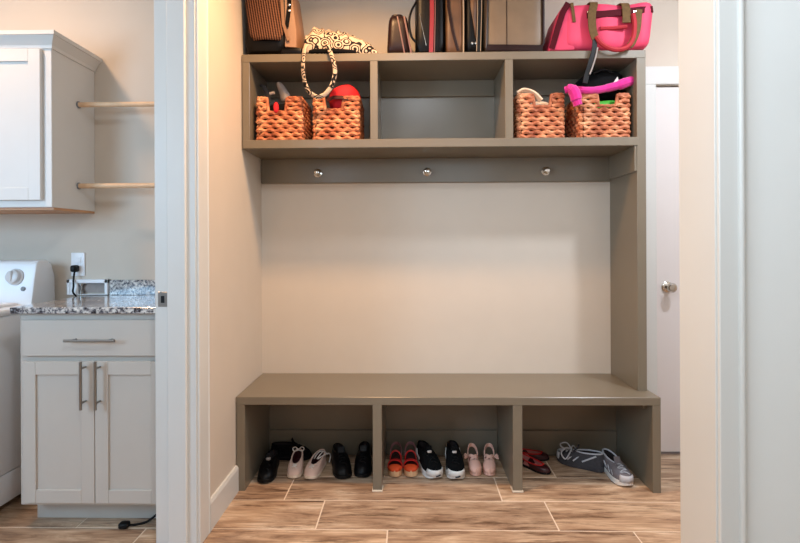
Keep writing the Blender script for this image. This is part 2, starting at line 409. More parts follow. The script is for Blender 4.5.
# ------------------------------------------------------------------ laundry room
# base cabinet
CX0, CX1, CY = -.800, -.172, -.770
cab = thing('base_cabinet', 'white shaker base cabinet with one drawer over two doors beside the washer', 'cabinet', (-.48, -.52, 0))
MB().box(CX0, CX1, CY, LB - .002, .100, .911, .0015).build('body', 'cabshade', cab)
MB().box(CX0 + .007, CX1, CY + .083, LB - .01, 0, .101, .001).build('toe_kick', 'cabshade', cab)
def shaker(x0, x1, z0, z1, y, fr, name, root, mat='cab', th=.019, depth=.008, frz=None):
    frz = frz or fr; m = MB()
    m.box(x0, x0 + fr, y - th, y, z0, z1, .0015).box(x1 - fr, x1, y - th, y, z0, z1, .0015)
    m.box(x0 + fr, x1 - fr, y - th, y, z0, z0 + frz, .0015).box(x0 + fr, x1 - fr, y - th, y, z1 - frz, z1, .0015)
    m.box(x0 + fr - .002, x1 - fr + .002, y - th + depth, y, z0 + frz - .002, z1 - frz + .002)
    return m.build(name, mat, root)
def bar_handle(p0, p1, so, parent, r=.006):
    p0, p1 = Vector(p0), Vector(p1); m = MB(); m.tube([p0, p1], r, 10)
    for f in (.14, .86):
        q = p0.lerp(p1, f); m.tube([q, q + Vector((0, so, 0))], r * .8, 8)
    h = m.build('bar_handle', 'nickel', parent); h['label'] = 'brushed nickel bar handle'; return h
dr = MB().box(CX0 + .022, CX1 - .005, CY - .019, CY, .733, .884, .002).build('drawer', 'cabshade', cab)
bar_handle((-.578, CY - .052, .803), (-.366, CY - .052, .803), .034, dr)
SP = -.4715
dl = shaker(CX0 + .022, SP - .0015, .116, .710, CY, .056, 'door', cab, 'cabshade')
bar_handle((-.508, CY - .052, .518), (-.508, CY - .052, .716), .034, dl)
drr = shaker(SP + .0015, CX1 - .005, .116, .710, CY, .056, 'door', cab, 'cabshade')
bar_handle((-.447, CY - .052, .518), (-.447, CY - .052, .716), .034, drr)
# granite worktop with rough-cut edge
ct = thing('countertop', 'speckled grey granite worktop on the white base cabinet', 'countertop', (-.49, -.54, .911))
m = MB(); m.box(-.822, -.152, -.800, LB - .001, .912, .938, .002)
m.build('slab', 'granite', ct, smooth=False)
MB().box(-.703, -.152, LB - .021, LB - .001, .938, 1.016, .002).build('backsplash', 'granite', ct, smooth=False)

# wall cabinet
UX, UY = -.789, -.594
uc = thing('wall_cabinet', 'white shaker wall cabinet with crown moulding hung above the washer', 'cabinet', (-1.22, LB, 1.362))
MB().box(-1.65, UX, UY, LB - .001, 1.372, 2.16, .0015).build('body', 'cab', uc)
ub = MB().box(-1.649, UX - .002, UY + .014, LB - .001, 1.361, 1.373).build('bottom_panel', 'cabwood', uc); ub['label'] = 'bare wood underside'
shaker(-1.218, UX - .040, 1.404, 2.092, UY, .056, 'door', uc)
shaker(-1.61, -1.221, 1.404, 2.092, UY, .056, 'door', uc)
cr = MB()
prof = [(0, 2.098), (.006, 2.098), (.010, 2.112), (.034, 2.148), (.040, 2.150), (.040, 2.168), (0, 2.168)]
L0 = []
for o_, z in prof:
    L0.append([(-1.66 - o_, LB - .001, z), (-1.66 - o_, UY - o_, z), (UX + o_, UY - o_, z), (UX + o_, LB - .001, z)])
cr.loops(L0, closed=False)
cr.bm.faces.new([cr.bm.verts.new(p) for p in L0[-1]])
cr.build('crown', 'cab', uc, smooth=False)

# drying rods
for z, w_ in ((1.892, 'upper'), (1.490, 'lower')):
    rd = thing('drying_rod', '%s of the two pale wooden rods between wall cabinet and door wall' % w_, 'rod', (UX + .32, -.410, z), group='wooden drying rods')
    MB().tube([(UX + .002, -.410, z), (-.152, -.410, z)], .0125, 12).build('rod', 'dowel', rd)
    for x, s_ in ((UX + .001, 1), (-.151, -1)):
        MB().lathe([(.017, 0), (.017, s_ * .004), (.015, s_ * .006), (.0132, s_ * .006)], (x, -.410, z), 'X', 16).build('socket', 'greyplastic', rd)

# washer
WX0, WX1, WT = -1.660, -.975, .908
ws = thing('washing_machine', 'white top-loading washer with knob console at the left edge', 'washing machine', (-1.32, -.64, 0))
MB().box(WX0, WX1, -.985, -.300, .165, WT - .03, .012, 2).build('body', 'washer', ws)
MB().box(WX0 + .004, WX1 - .002, -.981, -.304, .032, .164, .006, 2).build('base_panel', 'washer', ws)
MB().box(WX0 - .002, WX1 + .002, -.990, -.300, WT - .032, WT, .012, 3).build('top_deck', 'washer', ws)
MB().box(WX0 + .07, WX1 - .07, -.93, -.475, WT - .002, WT + .014, .012, 3).build('lid', 'washer', ws)
for x in (WX0 + .06, WX1 - .06):
    for y in (-.93, -.36): MB().lathe([(.022, 0), (.022, .012), (.012, .016), (.012, .034)], (x, y, 0), 'Z', 12).build('foot', 'black', ws)
t = bmesh.new()
con = MB()
pol = [(-.470, .905), (-.300, .905), (-.305, 1.045), (-.330, 1.105), (-.360, 1.122), (-.415, 1.122), (-.432, 1.112)]
con.prism(pol, WX0 + .01, WX1 - .008, 'X', .010)
cn = con.build('console', 'washer', ws)
# knob on the sloping console face
nrm = Vector((0, -.983, .18)).normalized(); fc = lambda x, z: Vector((x, -.470 + (z - .905) * (.038 / .207), z))
def disc(name, c, prof, mat, parent, seg=24):
    m = MB(); q = nrm.to_track_quat('Z', 'Y').to_matrix()
    m.loops([[c + q @ Vector((r_ * math.cos(2 * PI * k / seg), r_ * math.sin(2 * PI * k / seg), h)) for k in range(seg)] for r_, h in prof], True, True, True)
    return m.build(name, mat, parent)
dial = disc('dial', fc(-1.078, 1.042), [(.041, -.004), (.041, .006), (.034, .010), (.031, .028), (.024, .032)], 'knobw', ws)
m = MB(); c = fc(-1.078, 1.042) + nrm * .034; m.box(c.x - .006, c.x + .006, c.y - .006, c.y + .006, c.z - .026, c.z + .026, .003); m.build('dial_grip', 'knobw', dial)
disc('dial', fc(-1.33, 1.035), [(.041, -.004), (.041, .006), (.034, .010), (.031, .028), (.024, .032)], 'knobw', ws)
disc('button', fc(-1.032, .985), [(.011, -.004), (.011, .005), (.009, .007)], 'greyplastic', ws)

# outlet, cord and supply box
ol = thing('wall_outlet', 'white wall outlet plate with a black plug above the counter', 'outlet', (-.876, LB, 1.096))
MB().box(-.913, -.841, LB - .007, LB - .0005, 1.036, 1.158, .003, 2).build('plate', 'whiteplastic', ol)
MB().box(-.895, -.859, LB - .010, LB - .006, 1.104, 1.136, .002).build('socket', 'whiteplastic', ol)
cd = thing('power_cord', 'black plug and cord hanging from the white outlet', 'cord', (-.876, LB - .02, 1.08))
MB().blob(-.892, -.864, LB - .050, LB - .0075, 1.058, 1.094, 4, 5).build('plug', 'black', cd)
MB().tube(catmull([(-.878, LB - .030, 1.062), (-.880, LB - .036, 1.02), (-.874, LB - .045, .985), (-.880, LB - .040, .955), (-.868, LB - .030, .92), (-.855, LB - .03, .80)]), .0045, 8).build('cord', 'black', cd)
sb = thing('supply_box', 'white framed washer supply box on the wall behind the counter', 'wall box', (-.815, LB, .95))
m = MB(); bx0, bx1, bz0, bz1 = -.922, -.709, .940, 1.020
for x0, x1, z0, z1 in ((bx0, bx1, bz1 - .020, bz1), (bx0, bx1, bz0, bz0 + .004), (bx1 - .016, bx1, bz0, bz1), (bx0, bx0 + .016, bz0, bz1)):
    m.box(x0, x1, LB - .028, LB - .0005, z0, z1, .002)
m.build('frame', 'whiteplastic', sb)
MB().box(bx0 + .01, bx1 - .01, LB - .006, LB - .0005, bz0 + .01, bz1 - .01).build('back_plate', 'greycloth', sb)
for x in (-.850,):
    MB().lathe([(.012, 0), (.012, .02), (.006, .022), (.006, .045), (.014, .047), (.014, .055), (0, .056)], (x, LB - .016, bz0 + .003), 'Z', 12).build('valve', 'nickel', sb)
MB().box(-.922 + .014, -.866, LB - .024, LB - .0055, bz0 + .003, bz1 - .018, .002).build('hose_cover', 'whiteplastic', sb)
# loose cord on the laundry floor
lc = thing('floor_cord', 'black cord with a plug lying on the floor before the base cabinet', 'cord', (-.34, -.72, 0))
MB().tube(catmull([(-.20, -.672, .10), (-.235, -.70, .045), (-.28, -.725, .010), (-.32, -.745, .0055), (-.352, -.757, .009)]), .005, 8).build('cord', 'black', lc)
MB().blob(-.385, -.343, -.778, -.742, .0005, .024, 4, 5).build('plug', 'black', lc)

# ------------------------------------------------------------------ baskets
def basket(x0, x1, y0, y1, z0, h, nx0, nx1, nd, label):
    root = thing('wicker_basket', label, 'basket', ((x0 + x1) / 2, (y0 + y1) / 2, z0), group='woven storage baskets in the cubbies')
    cx, cy = (x0 + x1) / 2, (y0 + y1) / 2; R = .028
    rows_ = 10; rh = h / rows_; rr = rh * .50
    def per(inset, n=96):
        a, b_ = (x1 - x0) / 2 - inset, (y1 - y0) / 2 - inset; r_ = max(R - inset, .006)
        segs = [((-a + r_, -b_), (a - r_, -b_)), ('c', (a - r_, -b_ + r_), -PI / 2), ((a, -b_ + r_), (a, b_ - r_)), ('c', (a - r_, b_ - r_), 0),
                ((a - r_, b_), (-a + r_, b_)), ('c', (-a + r_, b_ - r_), PI / 2), ((-a, b_ - r_), (-a, -b_ + r_)), ('c', (-a + r_, -b_ + r_), PI)]
        out = []
        for sg in segs:
            if sg[0] == 'c':
                for k in range(4):
                    t_ = sg[2] + (k + .5) / 4 * PI / 2; out.append((sg[1][0] + r_ * math.cos(t_), sg[1][1] + r_ * math.sin(t_), math.cos(t_), math.sin(t_)))
            else:
                p, q = Vector(sg[0]), Vector(sg[1]); nn = max(4, int((q - p).length / .0085)); dn = (q - p).normalized(); nrm_ = (dn.y, -dn.x)
                for k in range(nn):
                    w_ = p.lerp(q, (k + .5) / nn); out.append((w_.x, w_.y, nrm_[0], nrm_[1]))
        return out
    body = MB()
    for i in range(rows_):
        z = z0 + rh * (i + .5); ins = .010 + (rr * 1.0); P = per(ins)
        amp = .0035
        def pt(k, extra=0):
            x, y, a, b_ = P[k % len(P)]; s_ = amp * math.sin(k * 2 * PI / 6 + .6 + i * PI)
            zz = z + .0034 * math.sin(k * 2 * PI / 6 + i * PI + 1.8) + random.uniform(-.0012, .0012)
            return Vector((cx + x + a * s_, cy + y + b_ * s_, zz))
        n = len(P)
        if z > z0 + h - nd and i >= 1:
            # leave the hand-hold open in the front and back faces
            idx = list(range(n)); run = []; runs = []
            for k in idx:
                x, y, a, b_ = P[k]
                inn = nx0 - cx < x < nx1 - cx and abs(b_) > .9
                if inn:
                    if run: runs.append(run); run = []
                else: run.append(k)
            if run: runs.append(run)
            if len(runs) > 1 and 0 in runs[0] and (n - 1) in runs[-1]: runs[0] = runs.pop() + runs[0]
            for rn in runs:
                if len(rn) > 2: body.tube([pt(k) for k in rn], rr, 7)
        else:
            body.tube([pt(k) for k in range(n)], rr, 7, closed=True)
    ob = body.build('woven_body', 'wicker', root)
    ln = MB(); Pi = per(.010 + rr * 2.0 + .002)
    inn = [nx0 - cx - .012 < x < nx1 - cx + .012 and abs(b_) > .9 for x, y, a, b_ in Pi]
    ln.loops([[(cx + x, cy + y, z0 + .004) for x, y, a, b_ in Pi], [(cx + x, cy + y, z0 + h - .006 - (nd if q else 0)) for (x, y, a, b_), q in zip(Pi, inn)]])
    lo = ln.build('gap_shade_liner', 'wickershade', root, solid=.002)  # added dark sheet so the gaps in the weave look shaded
    # bottom
    MB().box(x0 + .02, x1 - .02, y0 + .02, y1 - .02, z0 + .002, z0 + .014, .003).build('base', 'wicker', root)
    # rim strand following the hand-holds
    rim = MB(); P = per(.010 + rr); zt = z0 + h
    pts = []
    for k in range(len(P)):
        x, y, a, b_ = P[k]; inn = nx0 - cx < x < nx1 - cx and abs(b_) > .9
        pts.append(Vector((cx + x, cy + y, (zt - nd if inn else zt) + .0015 * math.sin(k * 1.9))))
    rim.tube(pts, .0085, 8, closed=True); rim.build('rim', 'wicker', root)
    return root
BZ = 1.7255
bkA = basket(.052, .318, -.322, -.06, BZ, .222, .128, .216, .074, 'leftmost reddish wicker basket with dark grey odds and ends inside')
bkB = basket(.344, .610, -.322, -.06, BZ, .222, .418, .516, .064, 'wicker basket holding a red cap, second from left in the hutch')
bkC = basket(1.385, 1.650, -.322, -.06, BZ, .226, 1.484, 1.568, .060, 'pale wicker basket with cream cloth, beside the hutch divider')
bkD = basket(1.700, 1.982, -.322, -.06, BZ, .222, 1.806, 1.905, .056, 'rightmost wicker basket with green fabric in its hand-hold')

def lump(name, mat, label, cat, x0, x1, y0, y1, z0, z1, e=2.6, amp=.012, group=None, fr=26, n=10):
    def fn(c):
        return (c.x + amp * math.sin(c.z * fr + c.y * 17), c.y + amp * .6 * math.sin(c.x * fr + 1), c.z + amp * math.sin(c.x * fr * 1.3 + c.y * fr))
    m = MB().blob(x0, x1, y0, y1, z0, z1, e, n, fn)
    o = m.build(name, mat); o.location = (0, 0, 0)
    # move the origin to the base
    c = Vector(((x0 + x1) / 2, (y0 + y1) / 2, z0))
    o.data.transform(Matrix.Translation(-c)); o.location = c
    return tag(o, label, cat, group)
lump('folded_cloth', 'blackmesh', 'black cloth filling the leftmost wicker basket', 'cloth', .092, .278, -.272, -.110, BZ + .016, BZ + .215, 4, .004)
g1 = MB(); g1.loops([[(.145, -.20, 1.95), (.20, -.19, 1.945), (.235, -.21, 1.955), (.19, -.235, 1.95)], [(.15, -.20, 1.995), (.195, -.18, 1.99), (.238, -.20, 1.975), (.195, -.24, 1.99)],
    [(.128, -.205, 2.045), (.17, -.18, 2.05), (.212, -.20, 2.015), (.17, -.235, 2.03)], [(.14, -.205, 2.065), (.16, -.195, 2.072), (.178, -.205, 2.055), (.16, -.22, 2.06)]], True, True, True)
o = g1.build('cloth_glove', 'greycloth', sub=2); tag(o, 'crumpled pale grey cloth sticking up from the leftmost basket', 'cloth')
g2 = MB().tube(catmull([(.055, -.20, 2.045), (.075, -.215, 2.035), (.095, -.21, 2.0), (.10, -.20, 1.95)]), [.004] * 7 + [.008] * 6 + [.010] * 6, 8, flat=1.6)
o = g2.build('grey_strap', 'greydark'); tag(o, 'curved dark grey strap poking out of the leftmost basket', 'strap')
o = MB().blob(.155, .182, -.318, -.292, 1.868, 1.925, 2.4, 6).build('red_tassel', 'red'); tag(o, 'small red tassel in the hand-hold of the leftmost basket', 'tassel')
o = MB().tube([(.120, -.25, 1.985), (.146, -.25, 1.99)], .008, 10).build('grey_tube', 'greycloth'); tag(o, 'short grey tube on top of the leftmost basket contents', 'tube')
# red cap
cap = thing('fabric_hat', 'bright red cap resting in the second wicker basket', 'hat', (.50, -.19, 1.93))
def capfn(c): return (c.x, c.y, c.z + .004 * math.sin(c.x * 50))
MB().blob(.425, .596, -.292, -.10, 1.870, 2.038, 2.3, 10, capfn).build('crown', 'red', cap)
br = MB().ribbon(catmull([(.430, -.296, 1.935), (.46, -.304, 1.945), (.50, -.306, 1.946), (.54, -.302, 1.94)]), .030, .006, (0, -.5, -.6))
br.build('brim', 'maroon', cap)
lump('folded_cloth', 'blackmesh', 'dark cloth beneath the red cap in its basket', 'cloth', .384, .570, -.272, -.110, BZ + .016, 1.868, 4, .003)
# cream cloth
lump('cream_cloth', 'cream', 'cream cloth heaped in the basket beside the hutch divider', 'cloth', 1.424, 1.611, -.272, -.110, BZ + .016, 1.935, 3.2, .006)
o = MB().ribbon(catmull([(1.40, -.300, 1.958), (1.43, -.302, 1.972), (1.465, -.300, 1.966), (1.492, -.302, 1.950), (1.52, -.303, 1.920)]), .034, .010, (0, -1, .5)).build('cream_towel', 'cream')
tag(o, 'cream towel edge folded over the rim beside the hutch divider', 'towel')
# green fabric
lump('green_fabric', 'green', 'bright green fabric bundle in the rightmost basket', 'fabric', 1.740, 1.942, -.274, -.110, BZ + .016, 1.936, 5, .003)
# magenta wrap
mg = thing('magenta_wrap', 'bright magenta fleece wrap lying across the two right baskets', 'scarf', (1.80, -.28, 1.95))
MB().tube(catmull([(1.690, -.325, 1.968), (1.74, -.318, 1.966), (1.80, -.30, 1.972), (1.86, -.29, 1.985), (1.92, -.29, 2.000), (1.955, -.29, 2.012), (1.985, -.285, 2.022)]), [.018] * 12 + [.019] * 6 + [.021] * 6 + [.026] * 6 + [.025] * 7, 10, flat=1.0).build('band', 'magenta', mg)
MB().tube(catmull([(1.630, -.335, 1.962), (1.655, -.345, 1.966), (1.672, -.352, 1.945), (1.682, -.352, 1.91), (1.690, -.350, 1.882)]), [.018] * 4 + [.024] * 4 + [.028] * 5 + [.028] * 6 + [.022] * 6, 10).build('rolled_end', 'magenta', mg)
lb = MB().prism([(1.888, 2.010), (1.920, 2.012), (1.910, 2.042)], -.292, -.288, 'Y').build('tag', 'lace', mg); lb['label'] = 'small white tag'
# black pouch in the right cubby
pc = thing('black_pouch', 'soft black pouch stuffed into the rightmost basket below the pink duffel', 'bag', (1.84, -.18, 1.935))
def pf(c): return (c.x + .03 * (c.z - 1.94) / .1 * .3, c.y, c.z - .02 * max(0, (1.80 - c.x)) / .1)
MB().blob(1.728, 1.972, -.262, -.04, 1.938, 2.105, 3.0, 10, pf).build('body', 'blackmesh', pc)
MB().tube(catmull([(1.80, -.262, 2.07), (1.85, -.275, 2.085), (1.90, -.262, 2.07)]), .005, 8).build('grab_loop', 'black', pc)

# ------------------------------------------------------------------ bags on top of the hutch
Z = HT + .001
# 1 striped handbag
b1 = thing('striped_handbag', 'brown striped woven handbag with tan side at the left wall', 'bag', (.15, -.2, Z))
MB().blob(.012, .232, -.350, -.06, Z, 2.52, 7, 8, lambda c: (c.x + .012 * (c.z - Z) / .36 - .0, c.y, c.z)).build('body', 'blackleather', b1)
fp = MB(); gx = 14; L_ = []
for k in range(gx + 1):
    z = 2.222 + (2.51 - 2.222) * k / gx; inset = .022 * max(0, 1 - k / 2.0)
    sl = -.028 * (z - 2.222) / .29
    L_.append([(.048 + sl + inset + (.178 - 2 * inset) * j / 12, -.3535 - .012 * math.sin(PI * j / 12), z) for j in range(13)])
fp.loops(L_, closed=False).build('woven_panel', 'stripe', b1, solid=.004)
sd = MB(); L_ = []
for k in range(9):
    z = Z + .035 + .32 * k / 8; wv = .068 - .038 * max(0, (k - 2) / 6)
    L_.append([(.226, -.345, z), (.226 + wv * .8, -.335, z), (.226 + wv, -.29, z), (.226 + wv * .9, -.12, z), (.226, -.10, z)])
sd.loops(L_, True, True, True).build('side_gusset', 'tan', b1)
MB().box(.20, .306, -.335, -.10, Z, Z + .036, .010, 2).build('base', 'blackleather', b1)
MB().ribbon([(.205, -.362, 2.52), (.216, -.363, 2.40), (.222, -.362, 2.30), (.246, -.352, 2.222)], .016, .006, (1, 0, 0)).build('front_strap', 'tan', b1)
ss = MB().ribbon([(.250, -.348, 2.52), (.250, -.349, 2.40), (.236, -.351, 2.29)], .020, .006, (1, 0, 0)).build('side_strap', 'blackleather', b1)
for z in (2.372, 2.40): MB().lathe([(0, 0), (.007, -.001), (.007, -.003), (.003, -.005), (0, -.0055)], (.250, -.352, z), seg=10).build('stud', 'chrome', ss)

# 2 patterned bag with a looped handle over the shelf edge
b2 = thing('patterned_bag', 'slumped black and white patterned cloth bag with looped handle over shelf edge', 'bag', (.49, -.2, Z))
def hgt(x):
    P_ = [(.27, .03), (.32, .085), (.365, .142), (.41, .125), (.46, .122), (.52, .112), (.58, .085), (.63, .062), (.68, .028), (.705, .004)]
    for (a, ha), (b_, hb) in zip(P_, P_[1:]):
        if a <= x <= b_: return ha + (hb - ha) * (x - a) / (b_ - a)
    return .004
m = MB(); L_ = []
NX = 36
for i in range(NX + 1):
    x = .312 + (.705 - .312) * i / NX; H_ = max(.006, hgt(x) + .034 * min(1, (.705 - x) / .04)) * (1 + .06 * math.sin(i * 1.7)); L = []
    for j in range(16):
        a = PI * j / 15; yy = -.215 - .140 * math.cos(a) * (1 - .3 * (i / NX)) ; zz = Z + H_ * math.sin(a) ** .7 * (1 + .05 * math.sin(j * 2.1 + i * .9))
        L.append((x + .004 * math.sin(j), yy + .004 * math.sin(i * 2.3 + j), zz))
    L.append((x, -.12, Z)); L.append((x, -.28, Z)); L_.append(L)
m.loops(L_, True, True, True).build('body', 'paisley', b2, angle=80, sub=1)
MB().tube(catmull([(.315, -.325, Z + .018), (.40, -.338, Z + .013), (.50, -.338, Z + .012), (.58, -.315, Z + .012)]), .012, 8).build('dark_hem', 'blackmesh', b2)
hp = catmull([(.350, -.325, 2.215), (.330, -.355, 2.185), (.323, -.362, 2.130), (.320, -.364, 2.070), (.328, -.364, 2.01), (.352, -.364, 1.958), (.396, -.365, 1.932), (.440, -.364, 1.955), (.468, -.364, 2.00), (.481, -.364, 2.060), (.472, -.363, 2.115), (.452, -.356, 2.170), (.430, -.33, 2.215)])
MB().tube(hp, .0115, 8, flat=.7).build('handle', 'paisley', b2)

# 3 dark clutch
b3 = thing('brown_clutch', 'small dark brown clutch with pale stripes standing beside black bag', 'purse', (.80, -.26, Z))
MB().blob(.738, .838, -.312, -.10, Z, 2.372, 6, 8, lambda c: (c.x + .012 * (1 - (c.z - Z) / .2) * (1 if c.x > .79 else -1) + .008, c.y, c.z)).build('body', 'brownleather', b3)
for xa, xb, wd in ((.792, .828, .007), (.826, .862, .009)):
    MB().ribbon([(xa, -.3145, 2.352), ((xa + xb) / 2 - .002, -.3155, 2.27), (xb, -.3150, Z + .004)], wd, .005, (1, 0, 0)).build('stripe', 'pinkstripe', b3)
MB().blob(.756, .824, -.29, -.12, 2.362, 2.380, 4, 5).build('clasp_frame', 'brownleather', b3)

# 4 black tote with red stripe
b4 = thing('black_tote', 'tall black tote with a red vertical stripe and thin handle', 'bag', (.95, -.22, Z))
MB().blob(.884, 1.030, -.318, -.05, Z, 2.56, 8, 8).build('body', 'blackleather', b4)
MB().ribbon([(.966, -.3215, 2.55), (.968, -.3225, 2.36), (.962, -.3215, Z + .006)], .022, .006, (1, 0, 0)).build('red_stripe', 'redstripe', b4)
MB().ribbon([(.984, -.3215, 2.55), (.984, -.3225, 2.36), (.979, -.3215, Z + .006)], .005, .006, (1, 0, 0)).build('piping', 'pinkstripe', b4)
MB().tube(catmull([(.888, -.30, 2.43), (.862, -.325, 2.37), (.852, -.333, 2.31), (.862, -.334, 2.245), (.884, -.330, 2.215)]), .006, 8).build('handle', 'blackleather', b4)
MB().tube([(.905, -.322, 2.36), (.916, -.3225, 2.30), (.938, -.3215, 2.20)], .0025, 6).build('zip', 'chrome', b4)

# 5 brown leather bag
b5 = thing('brown_handbag', 'tan brown leather handbag squeezed between black tote and black bag', 'bag', (1.08, -.2, Z))
MB().blob(1.034, 1.134, -.300, -.05, Z, 2.54, 6, 8).build('body', 'brownbag', b5)
MB().ribbon([(1.127, -.300, 2.52), (1.129, -.303, 2.36), (1.128, -.298, Z + .006)], .007, .005, (1, 0, 0)).build('edge_piping', 'edge', b5)
MB().ribbon([(1.050, -.303, 2.53), (1.052, -.306, 2.40), (1.072, -.306, 2.28), (1.100, -.302, Z + .02)], .014, .006, (1, 0, 0)).build('strap', 'brownleather', b5)

# 6 black bag with studded strap
b6 = thing('black_handbag', 'narrow black handbag with pale edged strap left of the taupe tote', 'bag', (1.19, -.2, Z))
MB().blob(1.139, 1.228, -.305, -.05, Z, 2.54, 6, 8).build('body', 'blackleather', b6)
fl_ = MB(); fl_.loops([[(1.160, -.309, 2.53), (1.196, -.309, 2.53)], [(1.163, -.310, 2.40), (1.197, -.310, 2.40)], [(1.180, -.309, 2.30), (1.193, -.309, 2.30)], [(1.188, -.308, 2.24), (1.192, -.308, 2.24)]], closed=False)
fl_.build('flap', 'brownbag', b6, solid=.004)
sr = MB().ribbon([(1.211, -.309, 2.53), (1.209, -.310, 2.36), (1.203, -.309, Z + .012)], .020, .007, (1, 0, 0)).build('strap', 'black', b6)
for dx in (-.010, .010):
    MB().ribbon([(1.211 + dx, -.3125, 2.53), (1.209 + dx, -.3135, 2.36), (1.203 + dx, -.3125, Z + .012)], .0035, .003, (1, 0, 0)).build('strap_edge', 'edge', sr)
for dx in (1.172, 1.190): MB().lathe([(0, 0), (.006, -.001), (.006, -.003), (0, -.005)], (dx, -.306, 2.215), seg=10).build('stud', 'chrome', b6)

# 7 taupe tote
b7 = thing('taupe_tote', 'large taupe leather tote with dark piping beside the pink duffel', 'bag', (1.38, -.2, Z))
MB().blob(1.232, 1.536, -.318, -.05, Z + .004, 2.56, 9, 10).build('body', 'taupe', b7)
for pts in ([(1.250, -.316, 2.545), (1.244, -.318, 2.36), (1.240, -.316, 2.185)], [(1.530, -.312, 2.545), (1.530, -.314, 2.36), (1.530, -.312, 2.21), (1.518, -.312, 2.184)]):
    MB().tube(pts, .0075, 8).build('side_piping', 'brownleather', b7)
MB().ribbon([(1.238, -.318, 2.187), (1.38, -.322, 2.183), (1.525, -.318, 2.181)], .034, .008, (0, 0, 1)).build('bottom_band', 'brownleather', b7)
MB().tube([(1.345, -.3195, 2.54), (1.345, -.3195, 2.38), (1.345, -.3195, 2.19)], .0018, 6).build('seam', 'brownleather', b7)

# 8 pink duffel
b8 = thing('pink_duffel', 'bright pink duffel bag with olive webbing handles at the hutch right end', 'bag', (1.83, -.22, Z))
def dfn(c):
    z = c.z; k = (z - Z) / .24
    y = c.y; x = c.x
    if x > 1.98: z = z + (.018 * (x - 1.98) / .1) * (k)
    x = x + .030 * (k - .2) * (1 if x > 1.9 else .3)
    return (x, y + .010 * math.sin(x * 30), z + .004 * math.sin(x * 22 + 1))
MB().blob(1.622, 2.066, -.345, -.06, Z + .001, 2.402, 6.5, 14, dfn).build('body', 'duffel', b8)
# angled end pocket flap at the left end
ef = MB(); ef.prism([(1.552, Z + .004), (1.684, Z + .004), (1.664, 2.398), (1.640, 2.405), (1.612, 2.372)], -.335, -.10, 'Y', .012); ef.build('end_panel', 'duffel', b8)
MB().ribbon([(1.566, -.336, Z + .012), (1.594, -.341, 2.27), (1.620, -.341, 2.35), (1.648, -.338, 2.398)], .030, .006, (1, 0, .3)).build('end_trim', 'duffeldark', b8)
MB().ribbon([(1.676, -.343, 2.30), (1.671, -.343, 2.34), (1.664, -.343, 2.395)], .016, .006, (1, 0, 0)).build('zip_pull', 'olive', b8)
MB().ribbon([(1.735, -.352, 2.330), (1.83, -.3545, 2.334), (1.93, -.3545, 2.342), (2.00, -.352, 2.352), (2.068, -.335, 2.362)], .034, .006, (0, 0, 1)).build('top_band', 'duffeldark', b8)
MB().tube([(1.80, -.352, 2.262), (1.86, -.354, 2.262), (1.93, -.353, 2.27)], .010, 8).build('pocket_piping', 'redhandle', b8)
# two handle straps and the drooping loop between them
lp = catmull([(1.765, -.25, 2.405), (1.770, -.350, 2.392), (1.756, -.364, 2.33), (1.758, -.365, 2.26), (1.772, -.366, 2.205)], 5)
MB().ribbon(lp, .040, .006, (1, 0, 0)).build('strap', 'olive', b8)
rp = catmull([(1.922, -.25, 2.405), (1.922, -.350, 2.385), (1.926, -.3625, 2.33), (1.926, -.363, 2.285)], 5)
MB().ribbon(rp, .042, .006, (1, 0, 0)).build('strap', 'olive', b8)
MB().ribbon(catmull([(1.990, -.357, 2.352), (1.982, -.366, 2.30), (1.972, -.372, 2.24), (1.950, -.374, 2.185), (1.935, -.372, 2.165)], 5), .034, .006, (1, 0, .2)).build('strap', 'olive', b8)
MB().tube(catmull([(1.775, -.368, 2.215), (1.80, -.373, 2.178), (1.845, -.375, 2.152), (1.89, -.375, 2.148), (1.93, -.374, 2.165), (1.955, -.372, 2.21), (1.962, -.370, 2.275), (1.955, -.368, 2.325)]), .0115, 8).build('handle', 'redhandle', b8)
MB().ribbon(catmull([(1.770, -.366, 2.21), (1.765, -.367, 2.15), (1.748, -.366, 2.09), (1.730, -.362, 2.03), (1.722, -.360, 1.99)]), .026, .005, (1, 0, 0)).build('shoulder_strap', 'black', b8)
MB().ribbon(catmull([(1.780, -.372, 2.16), (1.772, -.372, 2.12), (1.757, -.371, 2.07), (1.742, -.369, 2.03)]), .007, .005, (1, 0, 0)).build('strap_edge', 'greycloth', b8)
for x in (1.742, 1.968): MB().box(x - .008, x + .008, -.362, -.354, 2.336, 2.346, .002).build('buckle', 'chrome', b8)

